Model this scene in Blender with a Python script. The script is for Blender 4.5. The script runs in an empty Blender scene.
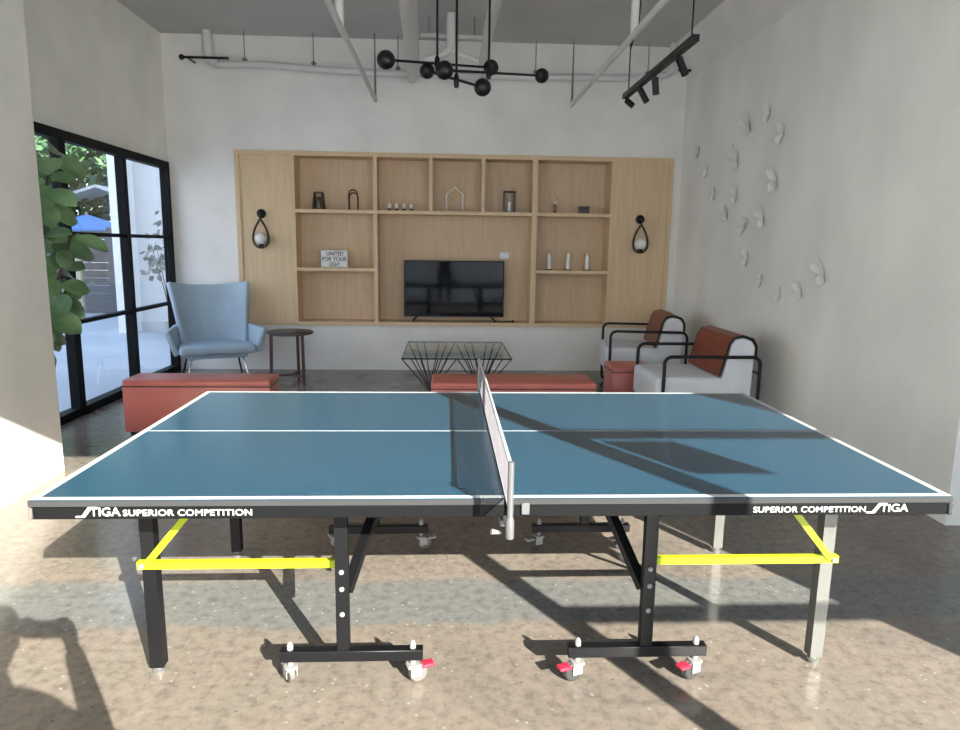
import bpy, bmesh, math, random
from mathutils import Vector, Matrix
C = bpy.context.scene.collection
SC = bpy.context.scene
random.seed(7)
PI = math.pi

# ------------------------------------------------------------------ camera
F = Vector((0.04986802, 0.98469265, -0.16701365)); Rr = Vector((0.99874362, -0.04833882, 0.0132114)); U = Vector((-0.00493592, 0.16746265, 0.98586606))
cam_d = bpy.data.cameras.new('camera'); cam = bpy.data.objects.new('camera', cam_d); C.objects.link(cam)
M = Matrix((Rr, U, -F)).transposed().to_4x4(); M.translation = Vector((-.1807, -1.975, 1.494)); cam.matrix_world = M
cam_d.sensor_width = 36; cam_d.lens = 26.25; cam_d.clip_start = .02; cam_d.clip_end = 200
SC.camera = cam

# ------------------------------------------------------------------ light
SUN_D = Vector((-1.02, 1.8, -1.0))
w = bpy.data.worlds.new('sky'); SC.world = w; w.use_nodes = True
nt = w.node_tree; nt.nodes.clear()
out = nt.nodes.new('ShaderNodeOutputWorld'); bg = nt.nodes.new('ShaderNodeBackground'); bg.inputs[1].default_value = 3.1
tc = nt.nodes.new('ShaderNodeTexCoord'); sp = nt.nodes.new('ShaderNodeSeparateXYZ'); rp = nt.nodes.new('ShaderNodeValToRGB')
nt.links.new(tc.outputs['Generated'], sp.inputs[0]); nt.links.new(sp.outputs[2], rp.inputs[0])
rp.color_ramp.elements[0].color = (.88, .93, 1, 1); rp.color_ramp.elements[1].color = (.50, .66, 1, 1); rp.color_ramp.elements[1].position = .8
nt.links.new(rp.outputs[0], bg.inputs[0]); nt.links.new(bg.outputs[0], out.inputs[0])
sl = bpy.data.lights.new('sun', 'SUN'); sl.energy = 25; sl.angle = math.radians(.28); sl.color = (1, .93, .82)
so = bpy.data.objects.new('sun', sl); C.objects.link(so); so.rotation_mode = 'QUATERNION'; so.rotation_quaternion = SUN_D.to_track_quat('-Z', 'Y')
so.location = (6, -10, 8)
SC.view_settings.view_transform = 'Standard'; SC.view_settings.look = 'None'; SC.view_settings.exposure = 0.0; SC.view_settings.gamma = 1
SC.view_settings.use_curve_mapping = False

# ------------------------------------------------------------------ materials
def srgb(r, g, b):
    f = lambda c: (c/255/12.92) if c <= 10 else ((c/255+.055)/1.055)**2.4
    return (f(r), f(g), f(b), 1)
def mat(name, col, rough=.6, metal=0, var=.08, scale=6, bump=0, bscale=30, coat=0, trans=0, spec=.5, stretch=None):
    m = bpy.data.materials.new(name); m.use_nodes = True; n = m.node_tree; b = n.nodes['Principled BSDF']
    b.inputs['Roughness'].default_value = rough; b.inputs['Metallic'].default_value = metal
    b.inputs['Coat Weight'].default_value = coat; b.inputs['Specular IOR Level'].default_value = spec
    t = n.nodes.new('ShaderNodeTexCoord'); mp = n.nodes.new('ShaderNodeMapping'); n.links.new(t.outputs['Object'], mp.inputs[0])
    if stretch: mp.inputs['Scale'].default_value = stretch
    no = n.nodes.new('ShaderNodeTexNoise'); no.inputs['Scale'].default_value = scale; no.inputs['Detail'].default_value = 5
    n.links.new(mp.outputs[0], no.inputs[0])
    r = n.nodes.new('ShaderNodeValToRGB'); n.links.new(no.outputs[0], r.inputs[0])
    r.color_ramp.elements[0].position = .3; r.color_ramp.elements[1].position = .7
    r.color_ramp.elements[0].color = tuple(c*(1-var) for c in col[:3])+(1,)
    r.color_ramp.elements[1].color = tuple(min(1, c*(1+var)) for c in col[:3])+(1,)
    n.links.new(r.outputs[0], b.inputs['Base Color'])
    if bump:
        n2 = n.nodes.new('ShaderNodeTexNoise'); n2.inputs['Scale'].default_value = bscale; n2.inputs['Detail'].default_value = 6
        n.links.new(mp.outputs[0], n2.inputs[0]); bp = n.nodes.new('ShaderNodeBump'); bp.inputs['Strength'].default_value = bump
        bp.inputs['Distance'].default_value = .01
        n.links.new(n2.outputs[0], bp.inputs['Height']); n.links.new(bp.outputs[0], b.inputs['Normal'])
    return m
plaster = mat('plaster', (.82, .785, .745, 1), .75, var=.06, scale=2.2, bump=.25, bscale=14)
plaster_r = mat('skim_plaster', (.86, .845, .80, 1), .6, var=.08, scale=1.6, bump=.45, bscale=9, stretch=(1, 1, .6))
col_plaster = mat('column_plaster', (.80, .78, .71, 1), .7, var=.06, scale=2.5, bump=.3, bscale=10)
ceil_m = mat('ceiling_concrete', (.56, .55, .53, 1), .8, var=.06, scale=1.5, bump=.15)
oak = mat('oak', srgb(216, 188, 150), .5, var=.07, scale=5, bump=.1, bscale=40, stretch=(6, 6, .5))
oak_back = mat('oak_back', srgb(208, 180, 148), .55, var=.07, scale=5, bump=.1, bscale=40, stretch=(6, 6, .5))
black = mat('black_metal', (.006, .006, .007, 1), .4, var=.1, spec=.3)
frame_m = mat('window_black', (.004, .005, .006, 1), .6, var=.1, spec=.15)
white_pipe = mat('white_paint', (.70, .69, .66, 1), .5, var=.03)
blue_top = mat('table_blue', (.018, .060, .100, 1), .2, var=.04, scale=3, spec=.35)
line_w = mat('line_white', (.52, .52, .52, 1), .5, var=.01)
apron_m = mat('apron_black', (.004, .0045, .005, 1), .6, var=.08, spec=.15)
edge_m = mat('edge_grey', (.038, .039, .041, 1), .6, var=.05, spec=.2)
steel_b = mat('steel_black', (.005, .005, .006, 1), .4, var=.1, spec=.3)
steel_g = mat('steel_grey', (.26, .26, .25, 1), .35, metal=.6, var=.05)
yellow = mat('yellow_paint', (.40, .47, .008, 1), .4, var=.03)
white_pl = mat('white_plastic', (.22, .215, .21, 1), .4, var=.03)
red_pl = mat('red_plastic', (.42, .02, .05, 1), .4, var=.05)
rubber = mat('wheel_rubber', (.13, .11, .105, 1), .6, var=.1)
tyre = mat('tyre_black', (.03, .03, .03, 1), .6, var=.1)
net_post_m = mat('net_post_grey', (.14, .14, .145, 1), .4, metal=.3, var=.05)
red_leather = mat('red_leather', (.58, .16, .125, 1), .35, var=.12, scale=3, bump=.15, bscale=60)
brown_lea = mat('brown_leather', (.20, .042, .022, 1), .38, var=.2, scale=4, bump=.15, bscale=60)
grey_fab = mat('grey_fabric', (.68, .69, .72, 1), .9, var=.06, bump=.2, bscale=200)
blue_fab = mat('blue_grey_fabric', (.40, .50, .58, 1), .95, var=.06, bump=.25, bscale=220)
chrome = mat('chrome', (.8, .8, .8, 1), .2, metal=1, var=.02)
walnut = mat('walnut', (.085, .038, .028, 1), .45, var=.2, stretch=(2, 2, 12))
topdark = mat('dark_stone', (.05, .045, .045, 1), .4, var=.2)
leaf_m = mat('leaf_green', (.17, .29, .13, 1), .4, var=.55, scale=4)
leaf_d = mat('tree_green', (.06, .13, .055, 1), .6, var=.6, scale=1.5)
leaf_l = mat('tree_light', (.11, .19, .075, 1), .6, var=.5, scale=1.5)
bark = mat('bark', (.10, .07, .05, 1), .9, var=.3, bump=.4)
soil = mat('soil', (.04, .03, .02, 1), .95, var=.3, bump=.5)
pot_m = mat('pot', (.35, .34, .33, 1), .7, var=.1)
ext_white = mat('render_white', (.64, .64, .64, 1), .8, var=.02)
fence_m = mat('fence_grey', (.085, .085, .085, 1), .8, var=.2, stretch=(1, 1, 8))
pave = mat('patio_concrete', (.35, .385, .425, 1), .7, var=.1, scale=.8, bump=.1)
tarp = mat('blue_canvas', (.09, .22, .50, 1), .6, var=.08)
roofm = mat('roof_grey', (.55, .57, .57, 1), .6, var=.05)
beigem = mat('beige_post', (.42, .36, .26, 1), .7, var=.1)
screen_m = mat('tv_screen', (.004, .004, .005, 1), .06, var=.02, spec=.2)
ceramic = mat('ceramic_white', (.8, .79, .76, 1), .3, var=.03)
ink = mat('black_ink', (.02, .02, .02, 1), .6)
brass = mat('dull_brass', (.35, .27, .14, 1), .35, metal=.8)
skin_m = mat('skin', (.45, .27, .19, 1), .55, var=.05)
cloth_m = mat('dark_shirt', (.05, .06, .09, 1), .9, var=.1, bump=.2)
denim = mat('denim', (.06, .09, .16, 1), .9, var=.15, bump=.2)
hair_m = mat('dark_hair', (.02, .015, .01, 1), .5, var=.3, bump=.5)
eye_w = mat('eye_white', (.8, .8, .8, 1), .2)
butter_m = mat('paper_white', (.70, .70, .67, 1), .6, var=.03)

def glassy(name, tint, refl=1.0):
    m = bpy.data.materials.new(name); m.use_nodes = True; n = m.node_tree; n.nodes.clear()
    o = n.nodes.new('ShaderNodeOutputMaterial'); mx = n.nodes.new('ShaderNodeMixShader'); t = n.nodes.new('ShaderNodeBsdfTransparent'); g = n.nodes.new('ShaderNodeBsdfGlossy')
    t.inputs[0].default_value = tint; g.inputs['Roughness'].default_value = .02
    lw = n.nodes.new('ShaderNodeLayerWeight'); pw = n.nodes.new('ShaderNodeMath'); pw.operation = 'POWER'; pw.inputs[1].default_value = 4
    mm = n.nodes.new('ShaderNodeMath'); mm.operation = 'MULTIPLY_ADD'; mm.inputs[1].default_value = .5*refl; mm.inputs[2].default_value = .035*refl
    n.links.new(lw.outputs['Facing'], pw.inputs[0]); n.links.new(pw.outputs[0], mm.inputs[0]); n.links.new(mm.outputs[0], mx.inputs[0]); n.links.new(t.outputs[0], mx.inputs[1]); n.links.new(g.outputs[0], mx.inputs[2]); n.links.new(mx.outputs[0], o.inputs[0])
    return m
pane_m = glassy('window_glass', (.96, .98, .98, 1))
tglass = glassy('table_glass', (.95, .98, .97, 1), 1.0)
jar_m = glassy('clear_glass', (.97, .98, .98, 1), 1.0)

# polished concrete floor: beige with a blue-grey strip and aggregate specks
def floor_mat():
    m = bpy.data.materials.new('polished_concrete'); m.use_nodes = True; n = m.node_tree; b = n.nodes['Principled BSDF']; L = n.links.new
    t = n.nodes.new('ShaderNodeTexCoord'); s = n.nodes.new('ShaderNodeSeparateXYZ'); L(t.outputs['Object'], s.inputs[0])
    def noise(sc, det=6, ro=.6):
        q = n.nodes.new('ShaderNodeTexNoise'); q.inputs['Scale'].default_value = sc; q.inputs['Detail'].default_value = det; q.inputs['Roughness'].default_value = ro
        L(t.outputs['Object'], q.inputs[0]); return q.outputs[0]
    def ramp(v, stops):
        r = n.nodes.new('ShaderNodeValToRGB'); L(v, r.inputs[0]); e = r.color_ramp.elements
        e[0].position, e[0].color = stops[0]; e[1].position, e[1].color = stops[-1]
        for p, c in stops[1:-1]:
            k = e.new(p); k.color = c
        return r.outputs[0]
    def math_(op, a, bb):
        q = n.nodes.new('ShaderNodeMath'); q.operation = op
        for i, v in enumerate((a, bb)):
            if isinstance(v, (int, float)): q.inputs[i].default_value = v
            else: L(v, q.inputs[i])
        return q.outputs[0]
    def mix(f, a, bb, mode='MIX'):
        q = n.nodes.new('ShaderNodeMix'); q.data_type = 'RGBA'; q.blend_type = mode
        for i, v in ((0, f), (6, a), (7, bb)):
            if isinstance(v, (int, float)): q.inputs[i].default_value = v
            elif isinstance(v, tuple): q.inputs[i].default_value = v
            else: L(v, q.inputs[i])
        return q.outputs[2]
    base = ramp(noise(1.3), [(.32, (.136, .121, .105, 1)), (.5, (.188, .156, .131, 1)), (.68, (.165, .147, .123, 1))])
    fine = ramp(noise(22, 8, .7), [(.30, (.62, .62, .62, 1)), (.5, (1, 1, 1, 1)), (.72, (1.25, 1.22, 1.2, 1))])
    base = mix(1.0, base, fine, 'MULTIPLY')
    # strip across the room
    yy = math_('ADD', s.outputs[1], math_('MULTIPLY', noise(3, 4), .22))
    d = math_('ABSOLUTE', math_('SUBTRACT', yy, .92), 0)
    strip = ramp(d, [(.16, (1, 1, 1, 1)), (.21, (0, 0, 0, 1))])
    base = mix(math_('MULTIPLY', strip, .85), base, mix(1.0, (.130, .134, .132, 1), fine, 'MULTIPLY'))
    # white and dark stones
    v = n.nodes.new('ShaderNodeTexVoronoi'); v.inputs['Scale'].default_value = 34; L(t.outputs['Object'], v.inputs[0])
    sel = n.nodes.new('ShaderNodeSeparateColor'); L(v.outputs['Color'], sel.inputs[0])
    near = ramp(v.outputs['Distance'], [(.10, (1, 1, 1, 1)), (.26, (0, 0, 0, 1))])
    base = mix(math_('MULTIPLY', math_('MULTIPLY', near, math_('GREATER_THAN', sel.outputs[0], .86)), .75), base, (.30, .285, .26, 1))
    base = mix(math_('MULTIPLY', math_('MULTIPLY', near, math_('LESS_THAN', sel.outputs[0], .07)), .7), base, (.06, .057, .055, 1))
    L(base, b.inputs['Base Color'])
    rr = ramp(noise(4), [(.3, (.13,)*3+(1,)), (.7, (.24,)*3+(1,))]); L(rr, b.inputs['Roughness'])
    b.inputs['Specular IOR Level'].default_value = .4
    bp = n.nodes.new('ShaderNodeBump'); bp.inputs['Strength'].default_value = .05; bp.inputs['Distance'].default_value = .004; L(noise(5, 3), bp.inputs['Height']); L(bp.outputs[0], b.inputs['Normal'])
    return m
floor_m = floor_mat()

# ------------------------------------------------------------------ mesh helpers
class MB:
    def __init__(s): s.bm = bmesh.new(); s.smooth = False
    def box(s, x0, x1, y0, y1, z0, z1, r=0, seg=3, mtx=None):
        g = bmesh.ops.create_cube(s.bm, size=1)
        vs = g['verts']
        for v in vs: v.co = Vector(((x0+x1)/2+v.co.x*(x1-x0), (y0+y1)/2+v.co.y*(y1-y0), (z0+z1)/2+v.co.z*(z1-z0)))
        if r:
            es = list({e for v in vs for e in v.link_edges})
            q = bmesh.ops.bevel(s.bm, geom=es, offset=r, segments=seg, affect='EDGES', profile=.5)
            vs = [v for v in q['verts']]
            vs = list({v for f in q['faces'] for v in f.verts} | set(vs))
            s.smooth = True
        if mtx is not None:
            vs = [v for v in vs if v.is_valid]
            for v in vs: v.co = mtx @ v.co
        return s
    def tube(s, pts, r, n=10, closed=False, cap=True):
        pts = [Vector(p) for p in pts]; N = len(pts)
        rr = r if isinstance(r, (list, tuple)) else [r]*N
        rings = []; up = None
        for i, p in enumerate(pts):
            if closed: d = (pts[(i+1) % N]-pts[i-1])
            else: d = (pts[min(i+1, N-1)]-pts[max(i-1, 0)])
            d.normalize()
            if up is None: up = d.orthogonal().normalized()
            else:
                up = (up-d*up.dot(d))
                up = up.normalized() if up.length > 1e-6 else d.orthogonal().normalized()
            sd = d.cross(up)
            rings.append([s.bm.verts.new(p+(up*math.cos(2*PI*k/n)+sd*math.sin(2*PI*k/n))*rr[i]) for k in range(n)])
        for i in range(N if closed else N-1):
            a, b = rings[i], rings[(i+1) % N]
            off = 0
            if closed and i == N-1:
                off = min(range(n), key=lambda o: (a[0].co-b[o].co).length)
            for k in range(n):
                s.bm.faces.new((a[k], a[(k+1) % n], b[(k+1+off) % n], b[(k+off) % n]))
        if cap and not closed:
            s.bm.faces.new(rings[0][::-1]); s.bm.faces.new(rings[-1])
        s.smooth = True; return s
    def bar(s, a, b, wx, wz, up=(0, 0, 1)):
        a = Vector(a); b = Vector(b); d = (b-a).normalized(); u = Vector(up); sd = d.cross(u).normalized(); u = sd.cross(d).normalized()
        R = [[s.bm.verts.new(p+sd*wx/2*i+u*wz/2*j) for i, j in ((-1, -1), (1, -1), (1, 1), (-1, 1))] for p in (a, b)]
        for k in range(4): s.bm.faces.new((R[0][k], R[0][(k+1) % 4], R[1][(k+1) % 4], R[1][k]))
        s.bm.faces.new(R[0][::-1]); s.bm.faces.new(R[1]); return s
    def lathe(s, prof, n=24, c=(0, 0, 0), mtx=None):
        c = Vector(c); rings = []
        for r, z in prof:
            rings.append([s.bm.verts.new(Vector((r*math.cos(2*PI*k/n), r*math.sin(2*PI*k/n), z))) for k in range(n)])
        for a, b in zip(rings, rings[1:]):
            for k in range(n): s.bm.faces.new((a[k], a[(k+1) % n], b[(k+1) % n], b[k]))
        s.bm.faces.new(rings[0][::-1]); s.bm.faces.new(rings[-1])
        for r in rings:
            for v in r: v.co = (mtx @ v.co if mtx is not None else v.co)+c
        s.smooth = True; return s
    def ball(s, c, r, sc=(1, 1, 1), u=20, v=14):
        g = bmesh.ops.create_uvsphere(s.bm, u_segments=u, v_segments=v, radius=r)
        for q in g['verts']: q.co = Vector((q.co.x*sc[0], q.co.y*sc[1], q.co.z*sc[2]))+Vector(c)
        s.smooth = True; return s
    def prism(s, poly, z0, z1):
        a = [s.bm.verts.new((x, y, z0)) for x, y in poly]; b = [s.bm.verts.new((x, y, z1)) for x, y in poly]; n = len(poly)
        for k in range(n): s.bm.faces.new((a[k], a[(k+1) % n], b[(k+1) % n], b[k]))
        s.bm.faces.new(a[::-1]); s.bm.faces.new(b); return s
    def grid(s, fn, nu, nv, thick=0):
        V = [[s.bm.verts.new(fn(i/nu, j/nv)) for j in range(nv+1)] for i in range(nu+1)]
        for i in range(nu):
            for j in range(nv): s.bm.faces.new((V[i][j], V[i+1][j], V[i+1][j+1], V[i][j+1]))
        if thick:
            fs = [f for i in range(nu) for j in range(nv) for f in ()]
        s.smooth = True; return s
    def build(s, name, m, parent=None, loc=None):
        bmesh.ops.recalc_face_normals(s.bm, faces=s.bm.faces)
        me = bpy.data.meshes.new(name); s.bm.to_mesh(me); s.bm.free()
        if s.smooth:
            for p in me.polygons: p.use_smooth = True
            try: me.set_sharp_from_angle(angle=math.radians(40))
            except Exception: pass
        me.materials.append(m)
        o = bpy.data.objects.new(name, me); C.objects.link(o)
        if parent: o.parent = parent
        if loc: o.location = loc
        return o
def tag(o, label=None, cat=None, group=None, kind=None):
    if label: o['label'] = label
    if cat: o['category'] = cat
    if group: o['group'] = group
    if kind: o['kind'] = kind
    return o
def thing(name, label, cat, loc=(0, 0, 0), rz=0, group=None):
    o = bpy.data.objects.new(name, None); C.objects.link(o); o.location = loc; o.rotation_euler = (0, 0, rz); o.empty_display_size = .1
    return tag(o, label, cat, group)
def struct(o): o['kind'] = 'structure'; return o
def dup(root, loc=None, rz=None, label=None):
    r = root.copy(); C.objects.link(r)
    if loc is not None: r.location = loc
    if rz is not None: r.rotation_euler = (0, 0, rz)
    if label: r['label'] = label
    for ch in list(root.children):
        c = ch.copy(); C.objects.link(c); c.parent = r
        for g in list(ch.children):
            d = g.copy(); C.objects.link(d); d.parent = c
    return r
def part_label(o, l): o['label'] = l; return o
def arc(cx, cy, r, a0, a1, n):
    return [(cx+r*math.cos(a0+(a1-a0)*k/n), cy+r*math.sin(a0+(a1-a0)*k/n)) for k in range(n+1)]
def solid(o, t, off=0):
    md = o.modifiers.new('solid', 'SOLIDIFY'); md.thickness = t; md.offset = off; return o
def subd(o, l=1):
    md = o.modifiers.new('sub', 'SUBSURF'); md.levels = l; md.render_levels = l; return o

CEIL = 3.78; YB = 6.45; YR = -3.2; HEAD = 3.45
# ------------------------------------------------------------------ setting
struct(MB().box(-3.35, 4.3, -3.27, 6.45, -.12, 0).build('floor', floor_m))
struct(MB().box(-3.6, 4.6, -3.5, 6.85, CEIL, CEIL+.2).build('ceiling', ceil_m))
UX0, UX1, UZ0, UZ1 = -2.60, 2.50, .54, 2.545
b = MB(); b.box(-3.42, UX0, YB, YB+.35, -.12, CEIL); b.box(UX1, 4.6, YB, YB+.35, -.12, CEIL); b.box(UX0, UX1, YB, YB+.35, -.12, UZ0); b.box(UX0, UX1, YB, YB+.35, UZ1, CEIL); b.box(UX0, UX1, YB+.32, YB+.35, UZ0, UZ1)
struct(b.build('wall_back', plaster))
struct(MB().prism([(2.60, 1.58), (2.60, YB), (3.0, YB), (3.0, 1.78), (4.3, 1.78), (4.3, 1.58)], 0, CEIL).build('wall_right', plaster_r))
struct(MB().box(4.3, 4.55, -3.27, 1.78, -.12, CEIL).build('wall_right_recess', plaster))
b = MB(); q_ = [[b.bm.verts.new((x, y, z)) for x, z in ((2.60, 3.40), (2.40, CEIL), (2.60, CEIL))] for y in (1.58, YB)]
b.bm.faces.new(q_[0]); b.bm.faces.new(q_[1][::-1])
for k in range(3): b.bm.faces.new((q_[0][k], q_[0][(k+1) % 3], q_[1][(k+1) % 3], q_[1][k]))
struct(b.build('trim_1', plaster))
# left wall above the window, window wall and near column
b = MB(); b.box(-3.42, -3.35, 2.60, YB, 2.39, CEIL); b.box(-3.42, -3.35, 6.40, YB, 0, 2.39)
struct(b.build('wall_left', mat('left_plaster_lit', (.90, .88, .82, 1), .75, var=.05, scale=2.2, bump=.3, bscale=12)))  # paler than the back wall: reflected sunlight put into the plaster colour
struct(MB().box(-3.60, -2.68, -3.27, 2.58, -.12, CEIL).build('wall_left_near', col_plaster))
b = MB(); b.box(-3.60, 4.55, YR-.12, YR+.0, HEAD, CEIL); b.box(3.83, 4.3, YR-.12, YR, 0, HEAD)
struct(b.build('wall_front', plaster))
struct(MB().box(-3.60, 4.6, YR-.14, 6.85, CEIL+.2, 8.5).build('wall_upper_shade_block', ext_white))  # unseen mass above the ceiling, added to keep the patio in shade
# garden window on the left
wx = -3.35
def frame_boxes(bm):
    y0, y1 = 2.60, 6.40
    bm.box(wx-.05, wx+.03, y0, y1, 2.31, 2.39); bm.box(wx-.05, wx+.03, y0, y1, 0, .07)
    bm.box(wx-.05, wx+.03, y1-.09, y1, .07, 2.31)
    for yc, hw in ((3.02, .035), (4.13, .05), (5.26, .04)): bm.box(wx-.05, wx+.03, yc-hw, yc+hw, .07, 2.31)
b = MB(); frame_boxes(b)
yc = [(2.60, 2.985), (3.055, 4.08), (4.18, 5.22), (5.30, 6.31)]
for a_, c_ in yc:
    b.box(wx-.04, wx+.02, a_, c_, 1.535, 1.57); b.box(wx-.04, wx+.02, a_, c_, .785, .82)
win = struct(b.build('window_1', frame_m))
g = MB()
for a_, c_ in yc:
    for z0, z1 in ((.07, .785), (.82, 1.535), (1.57, 2.31)): g.box(wx-.014, wx-.008, a_, c_, z0, z1)
g.build('pane', pane_m, win)
# glazing behind the viewer: large single pane, one mullion, transoms right of it
MX = 2.50
b = MB(); b.box(MX-.04, MX+.03, YR-.045, YR+.045, 0, HEAD)
b.box(-2.68, 3.83, YR-.05, YR+.03, HEAD-.03, HEAD); b.box(-2.68, 3.83, YR-.05, YR+.03, 0, .05); b.box(3.79, 3.83, YR-.05, YR+.03, .05, HEAD-.03)
b.box(-2.68, -2.64, YR-.05, YR+.03, .05, HEAD-.03)
for zc in (2.155, 2.935): b.box(MX+.03, 3.79, YR-.03, YR+.03, zc-.024, zc+.024)
w2 = struct(b.build('window_2', frame_m))
g = MB(); g.box(-2.64, MX-.04, YR-.003, YR+.003, .05, HEAD-.03)
for z0, z1 in ((.05, 2.131), (2.179, 2.911), (2.959, HEAD-.03)): g.box(MX+.03, 3.79, YR-.003, YR+.003, z0, z1)
g.build('pane', pane_m, w2)
tag(MB().box(2.575, 2.86, YR+.004, YR+.012, 2.655, 2.87).build('window_notice', white_pl), 'flat notice plate fixed high on the street glazing behind the viewer', 'notice')
# outside ground and surroundings
struct(MB().box(-60, 60, -60, 60, -.35, -.121).build('ground', pave))
struct(MB().box(-14, -3.6, 2.0, 30, -.12, -.01).build('patio', pave))

# ------------------------------------------------------------------ ceiling services
def pipe(name, pts, r, m, label, cat='pipe', group=None, n=12):
    return tag(MB().tube(pts, r, n).build(name, m), label, cat, group)
def hangers(root, pts):
    for x, y, z in pts:
        MB().tube([(x, y, z), (x, y, CEIL)], .006, 6).build('hanger_rod', steel_g, root)
        MB().lathe([(.012, -.05), (.03, -.02), (.012, .0)], 10, (x, y, z+.04)).build('hanger_clamp', steel_g, root)
t = thing('sprinkler_pipe', 'white pipe running the full width of the back wall below the ceiling', 'pipe', (0, 0, 0))
MB().tube([(-2.70, 6.3, 3.43), (-2.2, 6.3, 3.44), (-1.7, 6.3, 3.41), (-.98, 6.3, 3.385), (0, 6.3, 3.375), (1.2, 6.3, 3.385), (2.0, 6.3, 3.40), (2.30, 6.3, 3.44)], .036, 14).build('pipe_run', white_pipe, t)
MB().tube([(-2.70, 6.3, 3.43), (-2.76, 6.3, 3.47), (-2.79, 6.3, 3.52), (-2.80, 6.3, CEIL)], .05, 14).build('riser', white_pipe, t)
MB().tube([(2.30, 6.3, 3.44), (2.36, 6.3, 3.48), (2.38, 6.3, CEIL)], .034, 12).build('riser', white_pipe, t)
hangers(t, [(-2.4, 6.3, 3.47), (-1.65, 6.3, 3.45), (-.72, 6.3, 3.42), (.82, 6.3, 3.42), (2.1, 6.3, 3.44)])
def branch(x, z, y0, y1, label):
    t = thing('branch_pipe', label, 'pipe', (0, 0, 0), group=None)
    MB().tube([(x, y0, z), (x, y1, z)], .024, 12).build('pipe_run', white_pipe, t)
    MB().tube([(x, y1-.03, z), (x, y1-.03, z+.05), (x, y1-.03, CEIL)], [.018, .014, .006], 8).build('hanger_rod', steel_g, t)
    MB().tube([(x, 3.6, z), (x, 3.6, CEIL)], .03, 10).build('riser', white_pipe, t)
branch(-.97, 3.09, 1.0, 6.28, 'thin white pipe slanting down from the top edge, left of the ball chandelier')
branch(1.235, 3.09, 1.0, 6.28, 'thin white pipe slanting up to the right beside the black track light')
t = thing('fat_duct', 'thick white insulated pipe behind the left end of the ball chandelier', 'pipe')
MB().tube([(-.40, 2.4, 3.14), (-.44, 3.0, 3.22), (-.47, 3.6, 3.30), (-.50, 4.4, 3.43), (-.52, 5.2, 3.42), (-.535, 5.9, 3.34), (-.555, 6.22, 3.32)], [.07, .072, .073, .076, .073, .068, .055], 16).build('pipe_run', white_pipe, t)
MB().tube([(-.40, 2.4, 3.14), (-.40, 2.28, 3.3), (-.40, 2.28, CEIL-.004)], .06, 16).build('riser', white_pipe, t)
t = thing('fat_duct', 'thick white insulated pipe behind the right end of the ball chandelier', 'pipe')
MB().tube([(.15, 2.4, 3.16), (.17, 3.0, 3.23), (.19, 3.7, 3.32), (.205, 4.5, 3.44), (.20, 5.2, 3.42), (.19, 5.9, 3.34), (.20, 6.22, 3.33)], [.045, .046, .048, .05, .047, .045, .04], 16).build('pipe_run', white_pipe, t)
MB().tube([(.15, 2.4, 3.16), (.15, 2.28, 3.3), (.15, 2.28, CEIL-.004)], .045, 16).build('riser', white_pipe, t)
t = thing('forked_pipe', 'white pipe dropping from the ceiling and forking between two thick pipes', 'pipe')
MB().tube([(-.135, 5.5, CEIL), (-.135, 5.5, 3.50), (-.15, 5.5, 3.44), (-.22, 5.5, 3.39), (-.40, 5.5, 3.335)], [.05, .05, .045, .035, .03], 12).build('drop', white_pipe, t)
MB().tube([(-.13, 5.5, 3.43), (-.05, 5.5, 3.40), (.135, 5.5, 3.34)], .028, 12).build('branch', white_pipe, t)
MB().tube([(-.45, 5.6, 3.60), (.24, 5.6, 3.59)], .022, 10).build('cross_pipe', white_pipe, t)
for x in (-.36, .1): MB().tube([(x, 5.6, 3.60), (x, 5.6, CEIL)], .005, 6).build('hanger_rod', steel_g, t)
def rod(x0, x1, end, lab):
    t = thing('curtain_rod', lab, 'rod')
    MB().tube([(x0, 6.21, 3.475), (x1, 6.21, 3.475)], .014, 8).build('rod_bar', black, t)
    MB().ball((end, 6.21, 3.475), .03).build('finial', black, t)
    xm = end-.06*(1 if end > 0 else -1)
    MB().tube([(xm, 6.21, 3.475), (xm, 6.45, 3.475)], .010, 6).build('bracket', black, t)
rod(-3.05, -2.55, -3.05, 'short black rod with ball end near the upper left corner')
rod(2.42, 2.62, 2.60, 'short black rod with ball end near the upper right corner')

# chandelier
t = thing('ball_chandelier', 'black chandelier of three crossing rods with ball ends on thin drops', 'chandelier', (0, 3.3, CEIL))
def lp(x, y, z): return (x, y-3.3, z-CEIL)
def rodballs(a, b, drop, rad):
    MB().tube([lp(*a), lp(*b)], .009, 8).build('rod', black, t)
    for p, r in zip((a, b), rad):
        MB().ball(lp(*p), r).build('ball', black, t)
    MB().tube([lp(*drop), lp(drop[0], drop[1], CEIL)], .008, 8).build('drop_rod', black, t)
    MB().lathe([(.012, -.04), (.018, -.02), (.018, .03), (.008, .05)], 10, lp(*drop)).build('joint', black, t)
    MB().lathe([(.03, -.02), (.03, 0)], 14, lp(drop[0], drop[1], CEIL)).build('ceiling_cup', black, t)
rodballs((-.575, 2.88, 2.685), (.145, 3.45, 2.79), (-.245, 3.14, 2.735), (.060, .056))
rodballs((-.195, 2.90, 2.635), (.535, 3.55, 2.765), (.115, 3.19, 2.69), (.060, .053))
rodballs((-.315, 3.15, 2.685), (.050, 2.72, 2.495), (-.115, 2.92, 2.57), (.052, .055))

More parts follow.
